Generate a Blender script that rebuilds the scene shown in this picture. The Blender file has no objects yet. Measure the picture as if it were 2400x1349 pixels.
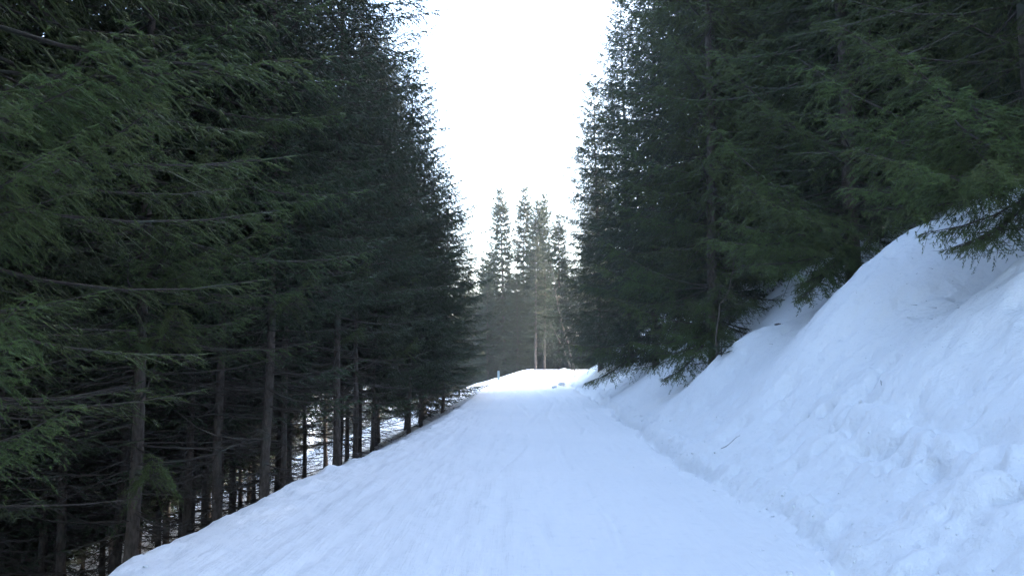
import bpy, math, random
import numpy as np
import bmesh
from mathutils import Vector, Matrix

C = bpy.data.collections.new('scene'); bpy.context.scene.collection.children.link(C)
scene = bpy.context.scene
R = math.radians
# ------------------------------------------------------------------ camera
CAMZ = 1.6
cam = bpy.data.cameras.new('camera'); camo = bpy.data.objects.new('camera', cam); C.objects.link(camo)
cam.lens = 28.05; cam.sensor_width = 36; cam.clip_end = 2000; cam.clip_start = .05
camo.location = (0, 0, CAMZ); camo.rotation_euler = (R(90 + 5.06), 0, 0)
scene.camera = camo
# ------------------------------------------------------------------ sky and sun
SUN_AZ, SUN_EL = -65.0, 21.0          # degrees to the left (negative: right) of the view direction, degrees above the horizon
w = bpy.data.worlds.new('World'); scene.world = w; w.use_nodes = True
nt = w.node_tree; nt.nodes.clear()
sky = nt.nodes.new('ShaderNodeTexSky'); sky.sky_type = 'NISHITA'; sky.sun_disc = False
sky.sun_elevation = R(SUN_EL); sky.sun_rotation = R(-SUN_AZ)
sky.air_density = 1.0; sky.dust_density = 5.5; sky.ozone_density = .6; sky.altitude = 900
bg = nt.nodes.new('ShaderNodeBackground'); bg.inputs['Strength'].default_value = .15
out = nt.nodes.new('ShaderNodeOutputWorld')
nt.links.new(sky.outputs[0], bg.inputs[0]); nt.links.new(bg.outputs[0], out.inputs[0])
sl = bpy.data.lights.new('sun', 'SUN'); sl.energy = 2.0; sl.angle = R(.5); sl.color = (1, .98, .95)
so = bpy.data.objects.new('sun', sl); C.objects.link(so)
sd = Vector((-math.sin(R(SUN_AZ)) * math.cos(R(SUN_EL)), math.cos(R(SUN_AZ)) * math.cos(R(SUN_EL)), math.sin(R(SUN_EL))))
so.rotation_euler = sd.to_track_quat('Z', 'Y').to_euler(); so.location = (0, 0, 30)
vs = scene.view_settings; vs.view_transform = 'Standard'; vs.look = 'None'; vs.gamma = 1; vs.use_curve_mapping = False
vs.exposure = 3.42
cy = scene.cycles; cy.max_bounces = 6; cy.diffuse_bounces = 3; cy.transparent_max_bounces = 4; cy.transmission_bounces = 2
cy.glossy_bounces = 2; cy.volume_bounces = 1

# ------------------------------------------------------------------ helpers
def link(o, parent=None):
    C.objects.link(o)
    if parent: o.parent = parent
    return o
def tag(o, label=None, cat=None, group=None, kind=None):
    if label: o['label'] = label
    if cat: o['category'] = cat
    if group: o['group'] = group
    if kind: o['kind'] = kind
    return o
def mesh_np(name, V, F, mats, tint=None, mi=None, smooth=False):
    """V (n,3), F list/array of triangles or quads (uniform)."""
    V = np.asarray(V, np.float32); F = np.asarray(F, np.int32)
    me = bpy.data.meshes.new(name)
    me.vertices.add(len(V)); me.vertices.foreach_set('co', V.ravel())
    k = F.shape[1]
    me.loops.add(F.size); me.loops.foreach_set('vertex_index', F.ravel())
    me.polygons.add(len(F)); me.polygons.foreach_set('loop_start', np.arange(0, F.size, k, dtype=np.int32))
    for m in mats: me.materials.append(m)
    if mi is not None: me.polygons.foreach_set('material_index', np.asarray(mi, np.int32))
    if smooth: me.polygons.foreach_set('use_smooth', np.ones(len(F), bool))
    if tint is not None:
        a = me.attributes.new('tint', 'FLOAT', 'POINT'); a.data.foreach_set('value', np.asarray(tint, np.float32))
    me.update(calc_edges=True)
    return me
def hash2(ix, iy, seed):
    h = (ix.astype(np.int64) * 374761393 + iy.astype(np.int64) * 668265263 + seed * 974634777) & 0xffffffff
    h = ((h ^ (h >> 13)) * 1274126177) & 0xffffffff
    h = h ^ (h >> 16)
    return (h & 0xffff) / 65535.0
def vnoise(x, y, seed=0):
    ix = np.floor(x); iy = np.floor(y); fx = x - ix; fy = y - iy
    fx = fx * fx * (3 - 2 * fx); fy = fy * fy * (3 - 2 * fy)
    a = hash2(ix, iy, seed); b = hash2(ix + 1, iy, seed); c = hash2(ix, iy + 1, seed); d = hash2(ix + 1, iy + 1, seed)
    return (a + (b - a) * fx) * (1 - fy) + (c + (d - c) * fx) * fy - .5
def fbm(x, y, seed=0, o=4, g=.5):
    s = 0; a = 1
    for i in range(o):
        s = s + a * vnoise(x * 2 ** i + 17.3 * i, y * 2 ** i - 9.1 * i, seed + i); a *= g
    return s
def sm(a, b, x):
    t = np.clip((x - a) / (b - a), 0, 1); return t * t * (3 - 2 * t)

# ------------------------------------------------------------------ materials
def newmat(name):
    m = bpy.data.materials.new(name); m.use_nodes = True
    n = m.node_tree.nodes; n.clear(); o = n.new('ShaderNodeOutputMaterial')
    return m, n, m.node_tree.links, o
def mix_rgb(n, l, fac, a, b):
    x = n.new('ShaderNodeMix'); x.data_type = 'RGBA'
    for s, v in ((x.inputs[0], fac), (x.inputs[6], a), (x.inputs[7], b)):
        if hasattr(v, 'links') or hasattr(v, 'is_linked'): l.new(v, s)
        else: s.default_value = v if not isinstance(v, tuple) else (*v, 1)
    return x.outputs[2]
def ramp(n, l, v, p0, p1):
    x = n.new('ShaderNodeMapRange'); l.new(v, x.inputs[0]); x.inputs[1].default_value = p0; x.inputs[2].default_value = p1
    return x.outputs[0]
def noise(n, l, scale, detail=3, vec=None, rough=.5):
    x = n.new('ShaderNodeTexNoise'); x.inputs['Scale'].default_value = scale; x.inputs['Detail'].default_value = detail
    x.inputs['Roughness'].default_value = rough
    if vec: l.new(vec, x.inputs['Vector'])
    return x.outputs['Fac']
def mat_needles(name, dark, light, alt):
    m, n, l, o = newmat(name)
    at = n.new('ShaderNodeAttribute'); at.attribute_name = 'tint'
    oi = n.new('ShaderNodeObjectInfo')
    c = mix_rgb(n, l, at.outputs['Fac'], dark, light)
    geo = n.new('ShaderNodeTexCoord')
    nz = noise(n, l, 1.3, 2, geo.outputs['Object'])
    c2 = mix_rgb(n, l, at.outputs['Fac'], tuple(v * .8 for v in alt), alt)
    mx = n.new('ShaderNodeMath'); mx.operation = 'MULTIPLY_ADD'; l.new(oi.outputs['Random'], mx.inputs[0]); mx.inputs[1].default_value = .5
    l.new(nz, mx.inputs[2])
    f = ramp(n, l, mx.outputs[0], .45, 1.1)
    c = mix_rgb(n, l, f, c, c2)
    b = n.new('ShaderNodeBsdfPrincipled'); l.new(c, b.inputs['Base Color']); b.inputs['Roughness'].default_value = .55
    b.inputs['Specular IOR Level'].default_value = .35
    t = n.new('ShaderNodeBsdfTranslucent'); l.new(c, t.inputs[0])
    ms = n.new('ShaderNodeMixShader'); ms.inputs[0].default_value = .12
    l.new(b.outputs[0], ms.inputs[1]); l.new(t.outputs[0], ms.inputs[2]); l.new(ms.outputs[0], o.inputs[0])
    return m
def mat_bark(name, a, b_, sc=1.0):
    m, n, l, o = newmat(name)
    tc = n.new('ShaderNodeTexCoord'); mp = n.new('ShaderNodeMapping'); l.new(tc.outputs['Object'], mp.inputs[0])
    mp.inputs['Scale'].default_value = (1, 1, .35)
    f = noise(n, l, 22 * sc, 5, mp.outputs[0], .65); f2 = noise(n, l, 2.5, 3, tc.outputs['Object'])
    c = mix_rgb(n, l, ramp(n, l, f, .35, .68), a, b_)
    c = mix_rgb(n, l, ramp(n, l, f2, .52, .75), c, (.085, .095, .07))     # lichen
    b = n.new('ShaderNodeBsdfPrincipled'); l.new(c, b.inputs['Base Color']); b.inputs['Roughness'].default_value = .9
    bu = n.new('ShaderNodeBump'); bu.inputs['Strength'].default_value = .6; bu.inputs['Distance'].default_value = .015
    l.new(f, bu.inputs['Height']); l.new(bu.outputs[0], b.inputs['Normal']); l.new(b.outputs[0], o.inputs[0])
    return m
def mat_snow(name, speck, grain=1.0, streak=0.0, al=1.0):
    m, n, l, o = newmat(name)
    tc = n.new('ShaderNodeTexCoord'); P = tc.outputs['Object']
    big = noise(n, l, .35, 4, P); fine = noise(n, l, 9, 5, P, .6); gr = noise(n, l, 60, 3, P)
    c = mix_rgb(n, l, ramp(n, l, big, .3, .7), tuple(v * al for v in (.85, .86, .87)), tuple(v * al for v in (.90, .90, .90)))
    c = mix_rgb(n, l, ramp(n, l, fine, .56, .8), c, tuple(v * al for v in (.77, .785, .81)))
    sp = noise(n, l, 34, 6, P, .75); sm_ = n.new('ShaderNodeMath'); sm_.operation = 'MULTIPLY'
    l.new(ramp(n, l, sp, .66, .74), sm_.inputs[0]); l.new(ramp(n, l, big, .38, .6), sm_.inputs[1])
    k = n.new('ShaderNodeMath'); k.operation = 'MULTIPLY'; l.new(sm_.outputs[0], k.inputs[0]); k.inputs[1].default_value = speck
    c = mix_rgb(n, l, k.outputs[0], c, (.22, .19, .15))                 # fallen needles and bark dust
    b = n.new('ShaderNodeBsdfPrincipled'); l.new(c, b.inputs['Base Color']); b.inputs['Roughness'].default_value = .7
    b.inputs['Specular IOR Level'].default_value = .25
    b1 = n.new('ShaderNodeBump'); b1.inputs['Strength'].default_value = .55 * grain; b1.inputs['Distance'].default_value = .03
    l.new(fine, b1.inputs['Height'])
    b2 = n.new('ShaderNodeBump'); b2.inputs['Strength'].default_value = .35 * grain; b2.inputs['Distance'].default_value = .006
    l.new(gr, b2.inputs['Height'])
    mp = n.new('ShaderNodeMapping'); l.new(P, mp.inputs[0])
    mp.inputs['Scale'].default_value = (13, .55, 1) if streak else (1, 1, 1)
    st = noise(n, l, 1.0 if streak else 4.0, 5, mp.outputs[0], .62)
    b3 = n.new('ShaderNodeBump'); b3.inputs['Strength'].default_value = streak or .7; b3.inputs['Distance'].default_value = .04 if streak else .09
    l.new(st, b3.inputs['Height']); l.new(b3.outputs[0], b1.inputs['Normal']); l.new(b1.outputs[0], b2.inputs['Normal'])
    l.new(b2.outputs[0], b.inputs['Normal']); l.new(b.outputs[0], o.inputs[0])
    return m
def mat_plain(name, col, rough=.5):
    m, n, l, o = newmat(name)
    tc = n.new('ShaderNodeTexCoord'); f = noise(n, l, 14, 4, tc.outputs['Object'])
    c = mix_rgb(n, l, f, tuple(v * .85 for v in col), tuple(min(1, v * 1.1) for v in col))
    b = n.new('ShaderNodeBsdfPrincipled'); l.new(c, b.inputs['Base Color']); b.inputs['Roughness'].default_value = rough
    l.new(b.outputs[0], o.inputs[0]); return m
M_NEED = mat_needles('spruce_needles', (.020, .032, .021), (.068, .112, .042), (.066, .080, .034))
M_NEAR = mat_needles('spruce_needles_fresh', (.018, .032, .015), (.125, .190, .050), (.098, .120, .036))
M_TWIG = mat_bark('twig_bark', (.045, .034, .027), (.09, .072, .06), 2)
M_BARK = mat_bark('spruce_bark', (.050, .036, .028), (.14, .108, .086))
M_SNOW = mat_snow('groomed_snow', .08, 1.1, .5); M_BANKS = mat_snow('bank_snow', .10, 1.2, 0, .97); M_FLOOR = mat_snow('forest_floor_snow', .95, 1.2, 0, .96)

# ------------------------------------------------------------------ thin added volume, imitates lens glare around the sky gap
def add_glare_haze():
    bm = bmesh.new(); bmesh.ops.create_cube(bm, size=1)
    me = bpy.data.meshes.new('glare_haze'); bm.to_mesh(me); bm.free()
    o = link(bpy.data.objects.new('glare_haze', me)); o.scale = (1300, 1300, 60); o.location = (0, 400, 0)
    o['kind'] = 'stuff'; m = bpy.data.materials.new('glare_volume'); m.use_nodes = True; n = m.node_tree.nodes; n.clear()
    ou = n.new('ShaderNodeOutputMaterial'); v = n.new('ShaderNodeVolumePrincipled')
    v.inputs['Color'].default_value = (.90, .93, .97, 1); v.inputs['Density'].default_value = GLARE_DENSITY; v.inputs['Anisotropy'].default_value = .55
    m.node_tree.links.new(v.outputs[0], ou.inputs['Volume']); me.materials.append(m)
GLARE_DENSITY = .0006

# ------------------------------------------------------------------ where the trees stand
rng = np.random.default_rng(7)
# front trees: (x, y, type, height, radius factor, label)
LEFT = [
 (-5.6, 6.6, 'M', 16.5, 1.25, 'nearest spruce at the left edge, fresh green boughs reaching across'),
 (-5.35, 11.5, 'M', 16, 1, 'thickest bare trunk at far left, spruce standing alone with green boughs above'),
 (-5.3, 14.6, 'P', 15.5, 1, 'thin dark spruce between the thick left trunk and the pale leaning trunk'),
 (-4.45, 14.6, 'P', 15.5, 1, 'spruce with pale grey trunk leaning slightly, right at the snow edge on the left'),
 (-4.95, 17.6, 'P', 15, .95, 'slim spruce close behind and right of the pale leaning trunk'),
 (-4.0, 18.5, 'P', 15.5, 1, 'tall spruce in the middle of the left row, trunk mossy above the snow edge'),
 (-4.25, 22, 'P', 14.5, .9, 'slender spruce just right of the mossy trunk in the left row'),
 (-4.2, 24.3, 'Q', 13.6, .8, 'slender spruce in the left row before the one with the free standing top'),
 (-3.45, 27, 'Q', 13.4, .9, 'left spruce whose thin bare top stands free against the white sky'),
 (-3.35, 29.6, 'Q', 11.0, 1.1, 'spruce directly beyond the one with the thin free top, trunk at the track edge'),
 (-2.75, 32, 'Q', 9.9, 1.25, 'last spruce with a bare foot where the left row meets the track'),
 (-4.1, 36.8, 'E', 10.5, 1.9, 'small olive green spruce closing the left row, branched to the ground'),
 (-4.6, 35.0, 'Q', 12.0, 1.0, 'spruce standing behind the small olive green one at the end of the left row'),
]
RIGHT = [
 (7.1, 10.4, 'N', 18, 1.18, 'nearest spruce on the right, its boughs hanging over the snowbank corner'),
 (7.1, 16.5, 'N', 18.5, 1.1, 'second spruce on the right bank, dark hollow between its boughs'),
 (5.2, 20.6, 'N', 18, 1.0, 'third spruce on the right bank above the little seedling'),
 (6.3, 24.6, 'E', 19, 1.0, 'spruce on the bank set back behind the third right spruce'),
 (5.2, 29.0, 'E', 17.5, .95, 'right spruce dipping its lowest boughs onto the snow beside the track'),
 (5.2, 35.0, 'E', 17, 1.0, 'tall hazy spruce on the right whose left side edges the bright sky'),
 (4.3, 38.8, 'E', 14.5, 1.05, 'farthest spruce of the right row, its low boughs in front of the sunlit snow'),
 (7.4, 36.0, 'E', 17, 1.0, 'spruce half hidden behind the last spruces of the right row'),
]
BACK = [
 (-.6, 66, 'B', 16.3, .98, 'left one of the twin pointed spruces behind the sunlit snow, sky showing through'),
 (.85, 68, 'B', 16.7, .88, 'right one of the twin pointed spruces behind the sunlit snow'),
 (2.0, 66, 'B', 14.6, .95, 'broad drooping spruce right of the twin pointed spruces'),
 (2.75, 67, 'B', 15.4, .8, 'narrow spruce top just right of the broad drooping spruce'),
 (3.9, 66, 'B', 13.2, 1.0, 'spruce at the right end of the background group, against the right row'),
 (-2.4, 72, 'B', 12.6, 1.2, 'low spruce left of the twin pointed spruces, beside the left row'),
 (.4, 61.5, 'E', 8.0, 1.2, 'short dense spruce in front of the twin pointed spruces'),
 (-1.9, 63.5, 'E', 8.6, 1.2, 'short dark spruce behind the marker pole'),
 (-1.6, 67.5, 'B', 11.6, 1.1, 'middle height spruce on the left flank of the twin pointed spruces'),
 (-3.4, 66, 'E', 8.8, 1.3, 'low bushy dark spruce filling the gap between left row and background group'),
 (1.75, 59.8, 'T', 9.5, .8, 'spruce with a pale bare trunk foot standing left on the sunlit crest'),
 (2.45, 60.6, 'T', 9.0, .8, 'spruce with a pale bare trunk foot standing right on the sunlit crest'),
]
fill = [(-5.5, -1.5, 'Q', 16, 1, 'K'), (-5.2, -5, 'Q', 17, 1, 'K'), (-7.5, 2.2, 'Q', 17, 1, 'K'), (-7.6, -3.4, 'Q', 16, 1, 'K'), (-5.4, -8.5, 'Q', 17, 1, 'K'), (-5.3, -12, 'Q', 17, 1, 'K'),
        (7.2, 4.5, 'E', 18, 1, 'K'), (6.8, .5, 'E', 18, 1, 'K'), (7.0, -3.6, 'E', 17, 1, 'K'), (6.6, -7.8, 'E', 18, 1, 'K'), (6.8, -12, 'E', 18, 1, 'K')]
def ok(x, y, lst, dmin): return all((x - a[0]) ** 2 + (y - a[1]) ** 2 > dmin * dmin for a in lst)
pts = list(LEFT) + list(RIGHT) + list(BACK) + list(fill)
def scatter(n, fx, fy, typ, dmin, cond, hr, key):
    global pts
    for _ in range(n):
        x, y = rng.uniform(*fx), rng.uniform(*fy)
        if cond(x, y) and ok(x, y, pts, dmin):
            t = (x, y, typ, rng.uniform(*hr), rng.uniform(.9, 1.05), key); fill.append(t); pts.append(t)
scatter(3500, (-12, -5.6), (-1, 42), 'P', 1.95, lambda x, y: .95 * x + y < 31.5 and x < -5 - max(0, 4 - y) and x > -9 - y * .62 and not (x > -6.4 and y < 19), (15, 19), 'L')
scatter(900, (-34, -12), (3, 56), 'Q', 2.25, lambda x, y: .95 * x + y < 31.5 and x > -9 - y * .78, (16, 20), 'L')
scatter(700, (7.2, 20), (-5, 49), 'E', 2.6, lambda x, y: y < 35.5 + .45 * x and x < 12 + y * .35 and x > 7.2 + max(0, (y - 38) * .9) and not (x < 8.5 and y < 9), (15, 19), 'R')
scatter(400, (-8, 14), (69, 84), 'E', 2.7, lambda x, y: x > -8 + (y - 68) * .1, (9.5, 12), 'B')
scatter(400, (5.5, 22), (62, 82), 'E', 2.8, lambda x, y: y > 59.0 + .47 * x, (15, 17.5), 'B')
scatter(60, (-46, -8), (98, 112), 'E', 3.2, lambda x, y: True, (14, 18), 'F')

# ------------------------------------------------------------------ ground
_yL = [-12, 6, 9, 11.3, 13.6, 16.6, 21, 28, 35, 41, 50, 60, 80, 130]
_xL = [-3.0, -3.0, -2.88, -2.78, -2.5, -2.15, -1.8, -1.7, -1.55, -1.3, -.1, 1.4, 6, 25]
_yR = [-12, 6, 7.1, 8.3, 9, 11, 12, 13.6, 20, 26, 33, 42, 52, 62, 80, 130]
_xR = [2.5, 2.5, 2.62, 2.74, 2.58, 2.66, 2.5, 2.56, 2.85, 3.1, 3.1, 3.0, 4.6, 9, 18, 40]
def xL(y): return np.interp(y, _yL, _xL)
def xR(y): return np.interp(y, _yR, _xR)
def zroad(y): return np.interp(y, [-12, 26, 34, 42, 50, 56, 62, 75, 120, 200], [0, 0, .06, .25, .60, .80, .78, .2, -2, -3])
bumps = []        # x, y, sx, sy, amplitude
bumps += [(6.1, 8.7, 1.0, .8, .45), (6.6, 13.0, 1.25, .95, .55), (5.3, 12.8, 1.2, .9, .45), (4.5, 16.8, 1.3, 1.0, .55), (3.9, 24.0, .9, 1.4, .28),
          (3.1, 47, .9, 2.2, .55), (1.15, 51.5, .35, .3, .14), (2.35, 39.6, .32, .3, .10), (2.75, 40.3, .4, .4, .2)]
for t in RIGHT[:6]: bumps.append((t[0] - .3, t[1] + .2, .9, .8, -.65))
drng = np.random.default_rng(3)
for i in range(260):                                   # dents and foot holes trodden into the bank
    y = 4 + 14 * drng.random() ** 1.3; v = .2 + 3.4 * drng.random()
    s = drng.uniform(.05, .15); bumps.append((2.6 + v, y, s, s * drng.uniform(.7, 1.6), -drng.uniform(.025, .10)))
for i in range(85):                                   # trampled zone
    y = 5 + 5.5 * drng.random(); s = drng.uniform(.05, .11); bumps.append((3.55 + .1 * (y - 5) + drng.normal(0, .42), y, s, s * drng.uniform(.8, 1.7), -drng.uniform(.03, .085)))
for i in range(13):                                    # one line of footprints
    y = 4.6 + i * .52; bumps.append((3.42 + .05 * i + (.07 if i % 2 else -.07), y, .085, .12, -.22))
def seg(x, y, pts_):
    """signed distance across a polyline given as x(y)"""
    return x - np.interp(y, [p[1] for p in pts_], [p[0] for p in pts_])
def height(x, y):
    x = np.asarray(x, float); y = np.asarray(y, float)
    l_, r_ = xL(y), xR(y)
    l_ = l_ + .10 * vnoise(y * .8, y * 0, 41) + .05 * vnoise(y * 3.1, y * 0, 42)
    r_ = r_ + .16 * vnoise(y * 1.3, y * 0, 43) + .08 * vnoise(y * 4, y * 0, 44)
    u = l_ - x; v = x - r_
    z = zroad(y)
    # left side falls away from the shoulder into the valley
    up = np.maximum(u + .25, 0)
    zl = -np.interp(up, [0, .25, .6, 5, 28, 48, 90, 400], [0, .04, .22, 2.45, 13.8, 22, 24, 24])
    far = sm(38, 60, y)
    zl2 = -np.interp(up, [0, .6, 4, 25, 48, 90, 400], [0, .08, 1.0, 9.5, 18, 24, 24])
    z = z + zl * (1 - far) + zl2 * far
    z = z + .05 * np.exp(-((u - .02) / .22) ** 2) * (.6 + vnoise(y * 2.2, y * 0 + 5, 45))
    # right bank
    vp = np.maximum(v, 0)
    zb = np.interp(vp, [0, .12, .5, 1.2, 2.5, 5.2, 9, 22, 60, 400], [0, .10, .30, .82, 1.90, 3.95, 5.9, 10.5, 18, 40])
    zb = zb * (1 - .45 * sm(40, 60, y)) * (1 - .5 * sm(60, 90, y))
    z = z + zb
    near = np.clip(1.4 - np.abs(y) / 60, 0, 1)
    bank = sm(-.05, .5, v); road = sm(-.3, .3, -v) * sm(-.1, .4, -u)
    z = z + bank * near * (.15 * fbm(x * .55, y * .55, 50, 3) + .045 * fbm(x * 1.7, y * 2.0, 51, 3) + .055 * np.minimum(0, fbm(x * 3.1, y * 3.8, 57, 3) + .10) + .05 * fbm(x * 6, y * 7, 52, 3))
    # crumbled lip along the foot of the bank
    lip = np.exp(-((v - .18) / .28) ** 2)
    z = z + lip * near * (.22 * np.abs(fbm(x * 4.2, y * 3.2, 53, 3)) + .055 * fbm(x * 9, y * 9, 54, 2)) - .13 * np.exp(-((v + .02) / .06) ** 2) * near * sm(-.45, .1, vnoise(y * .7, y * 0, 46))
    # terraces cut along the bank
    for ln, a in (([(3.0, 4.0), (3.25, 4.8), (3.5, 6.7), (3.6, 9)], .035), ([(3.3, 3), (3.62, 5.6), (3.85, 7.0), (4.15, 9.7), (4.2, 12)], .06)):
        s = seg(x, y, ln) + .05 * vnoise(y * 1.1, y * 0, 47); m_ = sm(2.5, 3.5, y) * (1 - sm(9, 11.5, y))
        z = z + a * m_ * (np.exp(-((s + .02) / .13) ** 2) - 1.0 * np.exp(-((s - .20) / .12) ** 2))
    # groomed track: soft waves and long skid lines
    cx = (l_ + r_) / 2; q = x - xL(y) * .5 - xR(y) * .5
    z = z + road * near * (.045 * fbm(x * .8, y * .35, 60, 3) + .032 * fbm(q * 5.5 + .8 * np.sin(y * .35), y * .33, 61, 3) + .022 * fbm(x * 9, y * 3, 62, 3))
    for a0, k0, ph in ((.75, .05, 0), (1.35, .03, 2.), (-.2, .04, 4.), (.25, .06, 1.)):
        s = q - a0 - .35 * np.sin(y * .22 + ph); z = z - road * near * .05 * np.exp(-(s / k0) ** 2) * sm(-.1, .2, vnoise(y * .5, y * 0 + ph, 63))
    left = sm(.1, .8, u)
    z = z + left * near * (.16 * fbm(x * .7, y * .7, 70, 3) + .07 * fbm(x * 3, y * 3, 71, 3))
    shoulder = np.exp(-((u) / .5) ** 2); z = z + shoulder * near * (.07 * fbm(x * 3, y * 2.2, 72, 3) + .035 * fbm(x * 12, y * 10, 73, 2))
    for bx, by, sx, sy, a in bumps:
        if z.size > 1:
            m_ = (np.abs(x - bx) < 3.2 * sx) & (np.abs(y - by) < 3.2 * sy)
            if m_.any():
                e_ = ((x[m_] - bx) / sx) ** 2 + ((y[m_] - by) / sy) ** 2
                z[m_] += a * np.exp(-(e_ ** 2 * .6 if (a < 0 and sx < .2) else e_))
        else:
            z = z + a * np.exp(-((x - bx) / sx) ** 2 - ((y - by) / sy) ** 2)
    return z
def H1(x, y): return float(height(np.array([x, x]), np.array([y, y]))[0])
def grade(segs):
    o = []
    for a, b, s0, s1 in segs:
        t = a
        while t < b - 1e-6:
            o.append(t); t += s0 + (s1 - s0) * (t - a) / (b - a)
    o.append(segs[-1][1]); return np.array(o)
gx = grade([(-500, -60, 90, 12), (-60, -8, 6, .5), (-8, -3.6, .3, .06), (-3.6, 6.2, .042, .045), (6.2, 14, .06, .5), (14, 60, .6, 8), (60, 500, 12, 90)])
gy = grade([(-120, -10, 20, 1), (-10, 3.5, .9, .08), (3.5, 12, .042, .055), (12, 30, .055, .14), (30, 62, .14, .3), (62, 130, .5, 3), (130, 900, 5, 120)])
X, Y = np.meshgrid(gx, gy); Z = height(X, Y)
nx, ny = len(gx), len(gy)
idx = np.arange(nx * ny).reshape(ny, nx)
Q = np.stack([idx[:-1, :-1], idx[:-1, 1:], idx[1:, 1:], idx[1:, :-1]], -1).reshape(-1, 4)
VV = np.stack([X, Y, Z], -1).reshape(-1, 3)
qc = VV[Q].mean(1)
isl = qc[:, 0] < xL(qc[:, 1]) - .05
isr = qc[:, 0] > xR(qc[:, 1]) - .02
farm = qc[:, 1] > 95
def sub(name, mask, mat):
    f = Q[mask]; u_, inv = np.unique(f, return_inverse=True)
    o = link(bpy.data.objects.new(name, mesh_np(name, VV[u_], inv.reshape(-1, 4), [mat], smooth=True)))
    o['kind'] = 'structure'; return o
sub('snow_track', ~isl & ~isr, M_SNOW); sub('snowy_slope', isl, M_FLOOR); sub('snow_bank', isr, M_BANKS)

# ------------------------------------------------------------------ spruce building blocks
def nrm(a): return a / np.maximum(np.linalg.norm(a, axis=-1, keepdims=True), 1e-9)
class Acc:
    def __init__(s): s.V = []; s.F = []; s.T = []; s.M = []; s.n = 0
    def add(s, V, F, T, m):
        s.V.append(V.reshape(-1, 3)); s.F.append(F.reshape(-1, 3) + s.n); s.T.append(T.ravel()); s.M.append(np.full(F.size // 3, m)); s.n += V.size // 3
    def cones(s, P, D, r, t0, t1, m, rg):
        """three-sided tapering shoots"""
        n = len(P)
        if not n: return
        d = nrm(D); ref = np.where(np.abs(d[:, 2:3]) > .9, [[1., 0, 0]], [[0, 0, 1.]])
        a = nrm(np.cross(d, ref)); b = np.cross(d, a)
        ph = rg.uniform(0, 2.1, n)[:, None]; vs_ = []
        r = np.broadcast_to(r, (n,))[:, None]
        for k in range(3):
            g = ph + k * 2.0944
            vs_.append(P + D * .12 * (k == 1) + (np.cos(g) * a + np.sin(g) * b) * r)
        vs_.append(P + D)
        V = np.stack(vs_, 1); base = (np.arange(n) * 4)[:, None, None]
        F = base + np.array([[0, 1, 3], [1, 2, 3], [2, 0, 3]])[None]
        T = np.stack([t0 * np.ones(n)] * 3 + [t1 * np.ones(n)], 1)
        s.add(V, F, T, m)
    def tube(s, P, r, sides, m, jit=0, rg=None):
        P = np.asarray(P, float); n = len(P); d = nrm(np.gradient(P, axis=0))
        ref = np.array([0, 0, 1.]) if abs(d[0, 2]) < .8 else np.array([1., 0, 0])
        a = nrm(np.cross(d, ref)); b = np.cross(d, a)
        g = np.arange(sides) * 2 * math.pi / sides
        rr = np.asarray(r)[:, None] * np.ones((n, sides))
        if jit: rr = rr * (1 + jit * rg.uniform(-1, 1, rr.shape))
        V = P[:, None] + rr[..., None] * (np.cos(g)[None, :, None] * a[:, None] + np.sin(g)[None, :, None] * b[:, None])
        F = []
        for i in range(n - 1):
            for k in range(sides):
                k2 = (k + 1) % sides; A, B, Cc, Dd = i * sides + k, i * sides + k2, (i + 1) * sides + k2, (i + 1) * sides + k
                F += [(A, B, Cc), (A, Cc, Dd)]
        s.add(V, np.array(F), np.full(n * sides, .3), m)
    def mesh(s, name, mats, smooth=False):
        return mesh_np(name, np.concatenate(s.V), np.concatenate(s.F), mats, np.concatenate(s.T), np.concatenate(s.M), smooth)
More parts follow.
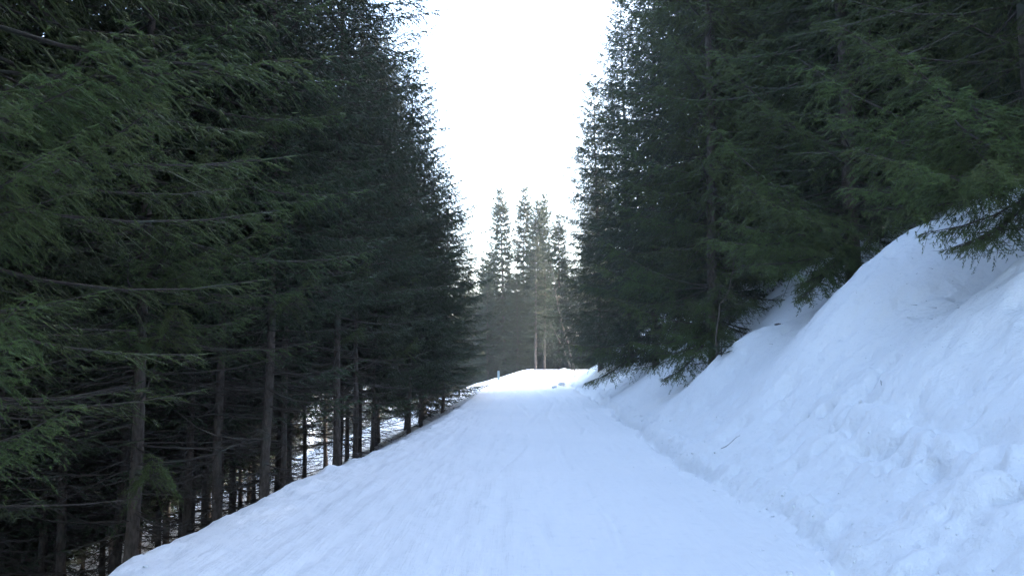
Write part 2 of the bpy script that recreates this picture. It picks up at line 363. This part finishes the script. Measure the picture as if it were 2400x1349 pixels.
def bough(acc, rg, L, a, b, gap2=.052, gap3=.046, droop=.45, s0=.08, org=(0, 0, 0), az=0, rad=.0155, needles=0, thin=1.0, shade=0., wood=True):
    """one spruce bough: woody axis, side twigs hanging to both sides, shoots on the twigs"""
    ca, sa = math.cos(az), math.sin(az)
    Rm = np.array([[ca, sa, 0], [-sa, ca, 0], [0, 0, 1]])   # row vectors
    org = np.array(org)
    wob = rg.uniform(-.06, .06) * L
    def axis(s): return np.stack([s * L * .97, wob * np.sin(s * 3.0), L * (a * s + b * s * s)], -1)
    def put(P): return P @ Rm + org
    if wood:
        ss = np.linspace(0, 1, 6); acc.tube(put(axis(ss)), (.004 + .0085 * L) * (1 - ss * .85), 3, 1)
    n2 = max(4, int(L * (1 - s0) / gap2 * thin * 1.05))
    s = np.sort(rg.uniform(s0, 1, n2)); side = np.where(np.arange(n2) % 2, 1., -1.)
    l2 = np.clip(.34 * L * (1 - s) ** .8 + .11, .10, .62) * rg.uniform(.55, 1.15, n2)
    inner = np.clip((s - s0) / .2 + .45, .45, 1); l2 *= inner
    ang = R(58) - R(28) * s + rg.normal(0, .16, n2)
    D2 = np.stack([np.cos(ang), side * np.sin(ang), rg.normal(.06, .14, n2) + .12 * s], -1)
    P2 = axis(s); dr = droop * rg.uniform(.5, 1.6, n2) * (1.15 - .6 * s)
    def tw(i, t):      # i: indices, t: same shape
        return P2[i] + (l2[i] * t)[:, None] * D2[i] + np.stack([0 * t, 0 * t, -dr[i] * l2[i] * t * t], -1)
    i = np.arange(n2)
    # woody part and green ends of the twigs
    mid = tw(i, np.full(n2, .5)); end = tw(i, np.ones(n2))
    acc.cones(put(P2), (mid - P2) @ Rm * 1.15, .0035, .3, .3, 1, rg)
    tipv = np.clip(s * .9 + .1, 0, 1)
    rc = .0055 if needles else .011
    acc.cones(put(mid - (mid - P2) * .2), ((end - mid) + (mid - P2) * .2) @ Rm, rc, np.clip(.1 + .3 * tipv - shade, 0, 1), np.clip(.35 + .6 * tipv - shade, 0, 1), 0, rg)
    # shoots
    m = np.maximum(1, (l2 / gap3 * thin).astype(int)); I = np.repeat(i, m)
    t = rg.uniform(.12, 1, len(I)); sd = rg.choice([-1., 1.], len(I))
    base = tw(I, t); ax = nrm(D2[I] + np.stack([0 * t, 0 * t, -1.6 * dr[I] * t], -1))
    lat = nrm(np.cross(ax, [0, 0, 1.])) * sd[:, None]
    d3 = nrm(ax * .6 + lat * rg.uniform(.5, 1.1, (len(I), 1)) + np.array([0, 0, -1.]) * rg.uniform(-.15, .65, (len(I), 1)) * (.4 + droop))
    l3 = rg.uniform(.045, .11, len(I)) * (1.15 - .5 * t)
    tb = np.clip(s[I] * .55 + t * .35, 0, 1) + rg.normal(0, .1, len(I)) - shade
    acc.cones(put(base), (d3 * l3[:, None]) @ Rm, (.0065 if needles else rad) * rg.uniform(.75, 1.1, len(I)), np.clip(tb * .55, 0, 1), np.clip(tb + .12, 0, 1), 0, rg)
    k = 7; st = np.linspace(.7, 1, k); tp = axis(st)
    dt = np.stack([np.full(k, .8), rg.uniform(-.8, .8, k), rg.uniform(-.2, .3, k)], -1); dt[-1] = (1, 0, .2)
    acc.cones(put(tp), nrm(dt) @ Rm * .12, (.007 if needles else rad), np.full(k, .4), np.full(k, .95), 0, rg)
    if needles:        # single needles on every shoot, for boughs near the lens
        J = np.repeat(np.arange(len(I)), needles); f = rg.uniform(0, 1, len(J)); cx_ = np.cross(d3, rg.normal(0, 1, d3.shape)); 
        pb = base[J] + d3[J] * (l3[J] * f)[:, None]
        rd = nrm(rg.normal(0, 1, (len(J), 3)) + d3[J] * .9); sz = rg.uniform(.014, .022, len(J))[:, None]
        wv = nrm(np.cross(rd, rg.normal(0, 1, (len(J), 3)))) * .0019
        V = np.stack([pb - wv, pb + wv, pb + rd * sz], 1)
        Vp = put(V.reshape(-1, 3)).reshape(-1, 3, 3)
        tt = np.clip(tb[J] + .15, 0, 1)
        acc.add(Vp, np.arange(len(J) * 3).reshape(-1, 3), np.repeat(tt, 3), 0)
def crown(name, H, base, Rm, seed, near=0, droop=.45, full=.5, whorl=.36, nper=5, thin=1.0, low=None, mat=None, rad=.0155):
    rg = np.random.default_rng(seed); acc = Acc(); h = base
    while h < H - .25:
        rel = (H - h) / (H - base)
        n = nper if rel > .12 else 4
        az0 = rg.uniform(0, 6.28); wf = rg.uniform(.74, 1.12); wu = rg.normal(0, .06)
        for k in range(n):
            hh = h + rg.uniform(-.07, .07)
            prof = min(1, (rel / full) ** .75) * (.75 + .25 * min(1, (1 - rel) / .12 + .35))
            L = Rm * prof * wf * rg.uniform(.72, 1.12) * (1.12 if rg.random() < .1 else 1) + .12
            up = .55 - 1.0 * min(1, rel * 1.5) + wu + rg.normal(0, .05)
            b = .10 + .28 * min(1, rel * 1.6) + rg.normal(0, .04)
            bough(acc, rg, L, up, b, droop=droop, az=az0 + k * 6.283 / n + rg.uniform(-.3, .3), org=(0, 0, hh), thin=thin * min(2.2, 1 + .5 * max(0, 1.1 - L) * (1 if rad < .03 else 2)), rad=rad,
                  shade=.06 * rg.random(), needles=(6 if hh < near and L > 1 else 0))
        h += whorl * rg.uniform(.75, 1.25) * (.5 + .5 * min(1, rel * 2.6))
    if low:                                            # sparse live boughs below the closed crown
        for _ in range(low[2]):
            hh = rg.uniform(low[0], low[1]); L = Rm * rg.uniform(.55, 1.05)
            bough(acc, rg, L, -.28 + rg.normal(0, .08), .3, droop=droop * .8, az=rg.uniform(0, 6.28), org=(0, 0, hh), thin=thin * .8, s0=.35, shade=.05, needles=(7 if hh < near else 0))
    # leader
    acc.cones(np.array([[0, 0, H - .35]]), np.array([[0, 0, .55]]), .02, .5, .9, 0, rg)
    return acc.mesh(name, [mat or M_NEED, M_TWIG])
def dead_branch(acc, rg, L, az, org, a=-.1):
    ca, sa = math.cos(az), math.sin(az); d = np.array([ca, sa, 0.]); p = np.array([-sa, ca, 0.]); org = np.array(org)
    s = np.linspace(0, 1, 6); w1 = rg.uniform(-.15, .15) * L; sag = rg.uniform(.05, .45)
    P = org + s[:, None] * L * d + (w1 * s ** 2)[:, None] * p + (L * (a * s - sag * s ** 2 + .25 * s ** 3))[:, None] * np.array([0, 0, 1])
    acc.tube(P, (.010 * (1 - s * .8) + .0015) * (.6 + .4 * L), 3, 0)
    n = int(L * 9); t = rg.uniform(.25, 1, n); Pt = np.stack([np.interp(t, s, P[:, k]) for k in range(3)], -1)
    D = d * rg.uniform(.2, .8, (n, 1)) + p * rg.uniform(-1, 1, (n, 1)) + np.array([0, 0, -1]) * rg.uniform(-.1, .9, (n, 1))
    D = nrm(D) * (rg.uniform(.12, .45, n) * (1.2 - t) * L ** .5)[:, None]
    acc.cones(Pt, D, .0035, .2, .2, 0, rg)
    m = 3; I = np.repeat(np.arange(n), m); f = rg.uniform(.3, .9, n * m)[:, None]
    D3 = nrm(D[I] + rg.normal(0, .12, (n * m, 3))) * rg.uniform(.05, .16, (n * m, 1)); D3[:, 2] -= .03
    acc.cones(Pt[I] + D[I] * f, D3, .002, .2, .2, 0, rg)
def dead_mesh(name, z0, z1, n, seed, Lr=(.5, 1.9)):
    rg = np.random.default_rng(seed); acc = Acc()
    for _ in range(n):
        dead_branch(acc, rg, rg.uniform(*Lr), rg.uniform(0, 6.28), (0, 0, rg.uniform(z0, z1)), rg.uniform(-.25, .1))
    return acc.mesh(name, [M_TWIG])
def trunk_mesh(name, H, r, seed, lean=.0):
    rg = np.random.default_rng(seed); acc = Acc(); n = 26
    t = np.linspace(0, 1, n); z = -.8 + (H + .6) * t
    ph = rg.uniform(0, 6.28, 4)
    P = np.stack([.05 * np.sin(z * .45 + ph[0]) + .02 * np.sin(z * 1.3 + ph[1]), .05 * np.sin(z * .4 + ph[2]), z], -1); P -= [P[2, 0], P[2, 1], 0]
    P *= np.array([1, 1, 1]); P[:, 0] *= np.minimum(1, (H - z) / H + .1); P[:, 1] *= np.minimum(1, (H - z) / H + .1)
    flare = 1 + .5 * np.exp(-np.maximum(z + .3, 0) / .25)
    acc.tube(P, r * flare * np.maximum(1 - t, .02) ** .8, 10, 0, .05, rg)
    for _ in range(40):                                 # branch stubs
        zz = rg.uniform(.3, H * .5); az = rg.uniform(0, 6.28); rr = r * (1 - zz / H) ** .8
        acc.cones(np.array([[math.cos(az) * rr * .7, math.sin(az) * rr * .7, zz]]), np.array([[math.cos(az), math.sin(az), -.2]]) * rg.uniform(.08, .22), .012, .2, .2, 0, rg)
    return acc.mesh(name, [M_BARK], smooth=True)

# variants; built once at nominal height, shared by all copies of their kind
HN = {'M': 15.5, 'Q': 15.5, 'N': 18.0, 'P': 15.5, 'E': 18.0, 'B': 14.5, 'T': 14.5}
VAR = {'Q': [], 'P': [], 'E': [], 'B': [], 'T': []}
for k in range(2):
    VAR['P'].append((trunk_mesh('plantation_trunk', 15.5, .092, 20 + k), crown('plantation_crown', 15.5, 4.2, 2.5, 30 + k, droop=.75, full=.42, whorl=.44, nper=7, thin=.85, low=(1.8, 4.4, 15)),
                     dead_mesh('plantation_dead_twigs', .2, 6.0, 76, 40 + k)))
for k in range(2):
    VAR['E'].append((trunk_mesh('edge_trunk', 18, .15, 50 + k), crown('edge_crown', 18, .8, 2.8, 60 + k, droop=.85, full=.5, whorl=.44, nper=8, thin=.92, rad=.0215), None))
for k in range(1):
    VAR['Q'].append((VAR['P'][k][0], crown('low_plantation_crown', 15.5, 2.3, 2.6, 130 + k, droop=.75, full=.6, whorl=.40, nper=9, thin=.95, low=(1.6, 2.6, 6), rad=.020), VAR['P'][k][2]))
VAR['M'] = [(VAR['P'][k][0], crown('near_plantation_crown', 15.5, 3.6, 2.6, 140 + k, near=5.0, droop=.75, full=.42, whorl=.48, nper=7, thin=.9, low=(1.8, 4.4, 9), mat=M_NEAR), VAR['P'][k][2]) for k in range(1)]
EDT = dead_mesh('edge_dead_twigs', .4, 12, 100, 49, (.5, 1.7))
VAR['E'] = [(a_, b_, EDT) for a_, b_, c_ in VAR['E']]
VAR['N'] = [(VAR['E'][0][0], crown('near_crown', 18, 1.5, 2.8, 66, near=4.6, droop=.8, full=.5, whorl=.44, nper=8, thin=.95, mat=M_NEAR), EDT)]
VAR['B'].append((trunk_mesh('far_trunk', 14.5, .15, 70), crown('far_crown', 14.5, .8, 2.6, 71, droop=.7, full=.85, whorl=.40, nper=7, thin=1.15, rad=.034), None))
VAR['T'].append((trunk_mesh('pale_foot_trunk', 14.5, .19, 75), VAR['P'][0][1], None))

def put_tree(x, y, typ, H, rf, label, cat='spruce tree', group=None, var=None, rot=None):
    V = VAR[typ]; v = V[int(rng.integers(len(V))) if var is None else var % len(V)]
    e = bpy.data.objects.new('spruce_tree', None); link(e); e.empty_display_size = .3
    e.location = (x, y, H1(x, y) - .05); sc = H / HN[typ]
    e.scale = (sc * rf, sc * rf, sc); e.rotation_euler = (rng.normal(0, .012), rng.normal(0, .012), rng.uniform(0, 6.28) if rot is None else rot)
    tag(e, label, cat, group)
    link(bpy.data.objects.new('trunk', v[0]), e)
    link(bpy.data.objects.new('crown', v[1]), e)
    if v[2]:
        d = link(bpy.data.objects.new('dead_twigs', v[2]), e); d['kind'] = 'stuff'
    return e
lefts = [put_tree(*t, var=i, group='spruces in the front row left of the track') for i, t in enumerate(LEFT)]
rights = [put_tree(*t, var=i, group='spruces along the right snowbank') for i, t in enumerate(RIGHT)]
backs = [put_tree(*t, group='spruces behind the sunlit snow') for t in BACK]
FL = {'L': ('slender spruce inside the dark plantation behind the front row left of the track', 'spruces inside the left plantation'),
      'R': ('spruce up the slope behind the front trees of the right snowbank', 'spruces up the right slope'),
      'B': ('spruce at the back or right of the group beyond the sunlit snow', 'spruces at the back of the far group'),
      'F': ('distant spruce across the snowfield seen between the left trunks', 'distant spruces across the left snowfield')}
FL['K'] = ('spruce beside the track behind the viewpoint', 'spruces behind the viewpoint')
GAP = [(-9e9, 'left of the thickest bare trunk'), (335, 'just right of the thickest bare trunk'), (530, 'left of the pale leaning trunk'), (640, 'right of the pale leaning trunk'),
       (740, 'left of the mossy trunk'), (800, 'right of the mossy trunk'), (905, 'behind the tree with the thin free top'), (1000, 'at the far end of the left row')]
SIDE = [(-9e9, 'behind the far trees of the right row'), (1500, 'behind the third right spruce'), (1700, 'behind the third and second right spruces'), (1900, 'behind the second right spruce'), (2100, 'behind the nearest right spruce')]
ORD = ['nearest', 'second nearest', 'third nearest', 'fourth nearest']
rank = {}
for t in sorted(fill, key=lambda t: t[1] * t[1] + t[0] * t[0]):
    lab, grp = FL[t[5]]
    if t[5] in 'LR' and t[1] > 3:
        px = 1200 + 1870 * t[0] / t[1]; tab = GAP if t[5] == 'L' else SIDE
        if -250 < px < 2650:
            g = [b for a, b in tab if px >= a][-1]; k = rank.get((t[5], g), 0); rank[(t[5], g)] = k + 1
            if k < 4: lab = ('%s of the dark plantation spruces seen %s' if t[5] == 'L' else '%s of the slope spruces %s') % (ORD[k], g)
    put_tree(t[0], t[1], t[2], t[3], t[4], lab, group=grp)

# ------------------------------------------------------------------ boughs that reach towards the track, parts of their trees
PITCH = R(5.06); F_ = 1870.0
def pix(px, py, d):
    """point of the place at photo pixel (2400 wide) and y-distance d"""
    u, v = (px - 1200) / F_, (674.5 - py) / F_
    dy = math.cos(PITCH) - v * math.sin(PITCH); dz = math.sin(PITCH) + v * math.cos(PITCH)
    k = d / dy
    return Vector((u * k, d, CAMZ + dz * k))
BOUGH = []
for k in range(5):
    acc = Acc(); rg = np.random.default_rng(90 + k)
    bough(acc, rg, 2.5, -.22 + .05 * k, .30, gap2=.032, gap3=.036, droop=.45 + .12 * k, s0=.22, rad=.013, needles=16)
    BOUGH.append((acc.mesh('bough', [M_NEAR, M_TWIG]), 2.5, (-.22 + .05 * k + .30) * 2.5))
def add_bough(tree, px, py, d, k=None):
    tip = pix(px, py, d); me, L, dz = BOUGH[int(rng.integers(5)) if k is None else k]
    T = tree.location; hx, hy = tip.x - T.x, tip.y - T.y; r = math.hypot(hx, hy)
    sc = max(.5, r / (L * .97)); o = bpy.data.objects.new('bough', me); link(o, tree)
    oz = max(tip.z - dz * sc, T.z + .55 + .28 * r); pt = math.atan2(tip.z - oz, r) - math.atan2(dz, L * .97)
    M = Matrix.Translation((T.x, T.y, oz)) @ Matrix.Rotation(math.atan2(hy, hx), 4, 'Z') @ Matrix.Rotation(-pt, 4, 'Y') @ Matrix.Diagonal((sc, sc, sc, 1))
    bpy.context.view_layer.update()
    o.matrix_basis = tree.matrix_world.inverted() @ M
for ti, lst in ((0, [(425, 110, 6.4), (400, 190, 6.9), (370, 240, 6.0), (210, 300, 5.7), (150, 350, 6.0), (300, 60, 5.6), (60, 690, 5.4), (35, 800, 5.3), (175, 950, 5.9), (130, 480, 6.2), (60, 250, 5.2), (250, 150, 6.3)]),
                (1, [(495, 590, 9.8), (410, 690, 9.6), (350, 1060, 9.6), (500, 310, 9.4), (605, 330, 10.6), (680, 500, 10.8), (300, 760, 9.6), (560, 420, 11.5), (380, 480, 9.3)]),
                (2, [(640, 520, 13), (600, 240, 13.2)]), (3, [(780, 420, 13.6), (740, 640, 13.2), (800, 250, 14)]),
                (5, [(865, 605, 17.2), (900, 430, 17.8), (850, 760, 17.3), (870, 270, 18)]), (7, [(985, 640, 23), (975, 790, 22.6), (1000, 500, 23.5)])):
    for p in lst: add_bough(lefts[ti], *p)
for ti, lst in ((0, [(1905, 160, 9.0), (1945, 270, 9.2), (1990, 470, 9.4), (2020, 380, 9.0), (2160, 590, 9.3), (2080, 100, 8.4), (2200, 640, 9.6), (2050, 520, 9.8), (2240, 640, 9.0), (1960, 60, 8.8), (2120, 420, 8.2), (2200, 250, 8.0), (2320, 420, 7.8)]),
                (1, [(1680, 110, 14), (1668, 290, 13.8), (1690, 390, 14.4), (1700, 530, 14), (1660, 575, 13.8), (1850, 745, 14.3), (1745, 450, 13.2), (1760, 640, 14), (1900, 650, 14.6), (1985, 610, 14.6), (1860, 690, 14.4), (2040, 560, 14.4), (1950, 540, 14.2), (1880, 590, 14)]),
                (2, [(1400, 620, 19.5), (1440, 330, 19.5), (1415, 560, 19), (1445, 700, 19), (1545, 900, 18.2), (1480, 868, 20), (1480, 800, 19), (1450, 480, 19.4), (1620, 825, 18), (1580, 780, 18.2), (1700, 765, 18.2), (1650, 700, 18), (1760, 700, 18.6), (1545, 830, 18.4), (1690, 640, 18)]),
                (4, [(1350, 905, 27), (1345, 800, 27.5), (1330, 650, 28)]), (6, [(1325, 872, 37)])):
    for p in lst: add_bough(rights[ti], *p)

# ------------------------------------------------------------------ single dead branches on the nearest bare trunks
DB = []
for k in range(4):
    acc = Acc(); dead_branch(acc, np.random.default_rng(120 + k), 1.9, 0, (0, 0, 0), -.08 + .06 * k); DB.append(acc.mesh('dead_branch', [M_TWIG]))
for ti in range(1, 9):
    for q in range(9):
        o = link(bpy.data.objects.new('dead_branch', DB[int(rng.integers(4))]), lefts[ti])
        o.location = (0, 0, .9 + q * .45 + rng.uniform(-.15, .15)); o.rotation_euler = (0, 0, rng.uniform(0, 6.28)); sc = rng.uniform(.6, 1.25); o.scale = (sc, sc, sc)

# ------------------------------------------------------------------ marker pole
M_POLE = mat_plain('blue_pole_paint', (.05, .08, .30)); M_PANEL = mat_plain('pale_panel', (.62, .78, .80))
px_, py_ = -.66, 39.3
pz = H1(px_, py_)
mk = link(bpy.data.objects.new('marker_pole', None)); mk.location = (px_, py_, pz)
tag(mk, 'thin blue marker pole with pale upright panel beside the sunlit snow', 'marker pole')
a_ = Acc(); zz = np.linspace(-.3, .78, 5); a_.tube(np.stack([zz * 0, zz * 0, zz], -1), np.full(5, .017), 8, 0); link(bpy.data.objects.new('pole', a_.mesh('pole', [M_POLE], True)), mk)
def box_mesh(name, sx, sy, sz, mat, bev=.01, seg_=2):
    bm = bmesh.new(); bmesh.ops.create_cube(bm, size=1); bmesh.ops.scale(bm, vec=(sx, sy, sz), verts=bm.verts)
    bmesh.ops.bevel(bm, geom=bm.edges[:], offset=bev, segments=seg_, affect='EDGES')
    me = bpy.data.meshes.new(name); bm.to_mesh(me); bm.free(); me.materials.append(mat); return me
pn = link(bpy.data.objects.new('panel', box_mesh('panel', .115, .02, .42, M_PANEL)), mk); pn.location = (0, -.02, .62)
cp = link(bpy.data.objects.new('pole_cap', box_mesh('pole_cap', .04, .04, .03, M_POLE, .008)), mk); cp.location = (0, 0, .845)

# ------------------------------------------------------------------ seedling, bare stems, litter, snow lumps
def ground_hit(px, py):
    p0 = Vector((0, 0, CAMZ)); q = pix(px, py, 1.0) - p0
    t = 3.5
    while t < 90:
        p = p0 + q * t
        if p.z <= H1(p.x, p.y): return p
        t += .03
    return p
sg = ground_hit(1690, 836); acc = Acc(); rg = np.random.default_rng(200)
for q in range(16):
    bough(acc, rg, rg.uniform(.12, .26), .5 + rg.normal(0, .3), .2, gap2=.03, gap3=.03, droop=.3, az=rg.uniform(0, 6.28), org=(0, 0, rg.uniform(.02, .34)), rad=.009, needles=5, wood=True)
sap = link(bpy.data.objects.new('spruce_seedling', None)); sap.location = sg
tag(sap, 'tiny spruce seedling poking out of the snowbank below the third right spruce', 'seedling')
link(bpy.data.objects.new('needles', acc.mesh('needles', [M_NEED, M_TWIG])), sap)
acc = Acc(); acc.tube([(0, 0, -.1), (.01, 0, .15), (.02, .01, .35), (.01, .01, .52)], [.008, .007, .005, .002], 5, 0); link(bpy.data.objects.new('stem', acc.mesh('stem', [M_TWIG])), sap)
def bare_stem(pxs, ds, r0, label, nb, seed):
    rg = np.random.default_rng(seed); P = [pix(a, b, d) for (a, b), d in zip(pxs, ds)]
    g = Vector((P[0].x, P[0].y, H1(P[0].x, P[0].y))); P[0] = g - Vector((0, 0, .1))
    e = link(bpy.data.objects.new('bare_sapling', None)); e.location = g; tag(e, label, 'sapling')
    Q_ = np.array([p - g for p in P]); t0 = np.linspace(0, 1, len(Q_)); t1 = np.linspace(0, 1, 14)
    Q2 = np.stack([np.interp(t1, t0, Q_[:, k]) for k in range(3)], -1); Q2[1:] += rg.normal(0, .02, (13, 3))
    a = Acc(); a.tube(Q2, r0 * (1 - t1 * .85), 6, 0); link(bpy.data.objects.new('trunk', a.mesh('sapling_trunk', [M_BARK], True)), e)
    a = Acc()
    for _ in range(nb):
        i = int(rg.integers(3, 13)); dead_branch(a, rg, rg.uniform(.4, 1.3), rg.uniform(0, 6.28), Q2[i], .4)
    b = link(bpy.data.objects.new('twigs', a.mesh('twigs', [M_TWIG])), e); b['kind'] = 'stuff'
bare_stem([(1675, 800), (1682, 740), (1705, 690), (1720, 620), (1715, 540)], [18.0, 18.0, 18.1, 18.3, 18.6], .022, 'thin bare grey sapling leaning in front of the third right spruce', 12, 301)
bare_stem([(1350, 855), (1326, 790), (1310, 730), (1298, 660), (1288, 600)], [49, 49, 49, 49, 49], .045, 'slanting pale bare sapling at the far left edge of the right row', 10, 302)
bare_stem([(1345, 855), (1318, 812), (1298, 775), (1280, 735)], [50, 50, 50, 50], .035, 'shorter slanting bare sapling beside the far right row, leaning further left', 6, 303)
def fallen_twig(px, py, L, label, az):
    g = ground_hit(px, py); a = Acc(); rg = np.random.default_rng(int(px))
    n = 7; t = np.linspace(0, 1, n); P = np.stack([t * L * math.cos(az), t * L * math.sin(az), 0 * t], -1)
    for q in range(n): P[q, 2] = H1(g.x + P[q, 0], g.y + P[q, 1]) - g.z + .006
    a.tube(P, .004 * (1 - t * .6), 4, 0); k = 6; I = rg.integers(1, n, k)
    a.cones(P[I], np.stack([rg.uniform(-.05, .1, k), rg.uniform(-.06, .06, k), rg.uniform(.01, .03, k)], -1), .002, .2, .2, 0, rg)
    o = link(bpy.data.objects.new('fallen_twig', a.mesh('fallen_twig', [M_TWIG]))); o.location = g; tag(o, label, 'twig')
fallen_twig(1690, 1052, .30, 'thin dry twig lying on the lower snowbank right of the track', .25)
fallen_twig(2066, 905, .10, 'short dark twig on the upper snowbank under the nearest right spruce', 1.2)
g = ground_hit(1815, 763); rg = np.random.default_rng(5); a = Acc()
ico = [(0, 0, 0)]
for q in range(46):
    t = q / 46; az = q * 2.4; rr = .022 * math.sin(math.pi * (t * .85 + .1)); 
    a.cones(np.array([[t * .12, 0, .012]]), np.array([[.018, math.cos(az) * rr * 1.3, math.sin(az) * rr * 1.3]]), .009, .2, .2, 0, rg)
o = link(bpy.data.objects.new('spruce_cone', a.mesh('spruce_cone', [M_TWIG]))); o.location = g + Vector((0, 0, .01)); o.scale = (1.3, 1.3, 1.3)
tag(o, 'dark fallen cone on the snow hump under the second right spruce', 'cone')
def lump(x, y, r, label, seed, mat=M_BANKS):
    bm = bmesh.new(); bmesh.ops.create_icosphere(bm, subdivisions=4, radius=1)
    for v in bm.verts:
        c = v.co; n = float(fbm(np.array([c.x * 1.6 + seed]), np.array([c.y * 1.6 + c.z * 2.1]), seed, 4)[0]); v.co = c * r * (1 + .45 * n); v.co.z *= .7
    for f in bm.faces: f.smooth = True
    me = bpy.data.meshes.new('snow_lump'); bm.to_mesh(me); bm.free(); me.materials.append(mat)
    o = link(bpy.data.objects.new('snow_lump', me)); o.location = (x, y, H1(x, y) + r * .25); tag(o, label, 'snow lump')
lump(1.15, 52.5, .26, 'small white snow lump on the crest of the sunlit snow', 11)
lump(2.05, 39.0, .14, 'shaded snow lump at the right end of the shadow line, left one of two', 12)
lump(2.45, 39.8, .18, 'shaded snow lump at the foot of the far bank, right one of two', 13)
# crumbs of broken snow along the foot of the bank
rg = np.random.default_rng(77); Vs = []; Fs = []; n0 = 0
bm = bmesh.new(); bmesh.ops.create_icosphere(bm, subdivisions=1, radius=1); bm.verts.ensure_lookup_table()
iv = np.array([v.co[:] for v in bm.verts]); iF = np.array([[v.index for v in f.verts] for f in bm.faces]); bm.free()
N = 700; yy = 4.5 + 24 * rg.random(N) ** 1.6; vv = np.where(rg.random(N) < .75, rg.normal(.05, .14, N), rg.uniform(-.7, 1.6, N)); xx = xR(yy) + vv
rr = .004 + .020 * rg.random(N) ** 4; zz = height(xx, yy)
left_ = rg.random(N) < .07; xx[left_] = xL(yy[left_]) + rg.uniform(-.3, .4, left_.sum()); zz = height(xx, yy)
for q in range(N):
    v = iv * rr[q] * rg.uniform(.6, 1.3, (1, 3)) * (1 + .4 * rg.uniform(-1, 1, (12, 1))) if len(iv) == 12 else iv * rr[q] * (1 + .25 * rg.uniform(-1, 1, (len(iv), 1)))
    Vs.append(v + [xx[q], yy[q], zz[q] + rr[q] * .05]); Fs.append(iF + n0); n0 += len(iv)
o = link(bpy.data.objects.new('snow_crumbs', mesh_np('snow_crumbs', np.concatenate(Vs), np.concatenate(Fs), [M_BANKS], smooth=False)))
tag(o, 'loose crumbs of snow scattered along the foot of the bank', 'snow crumbs', kind='stuff')

add_glare_haze()

# needles, bark flakes and broken twigs under the trees
rg = np.random.default_rng(88); a = Acc(); N = 2600
yy = 5 + 30 * rg.random(N) ** 1.3; lf = rg.random(N) < .6
xx = np.where(lf, xL(yy) - .1 - 3.0 * rg.random(N) ** .8, xR(yy) + 2.2 + 2.8 * rg.random(N)); zz = height(xx, yy)
az = rg.uniform(0, 6.28, N); ln = .015 + .16 * rg.random(N) ** 5
a.cones(np.stack([xx, yy, zz + .004], -1), np.stack([np.cos(az), np.sin(az), rg.uniform(-.1, .25, N)], -1) * ln[:, None], .0022 + ln * .012, .2, .2, 0, rg)
o = link(bpy.data.objects.new('forest_litter', a.mesh('forest_litter', [M_TWIG])))
tag(o, 'dark needles and broken twigs strewn on the snow under the trees', 'litter', kind='stuff')
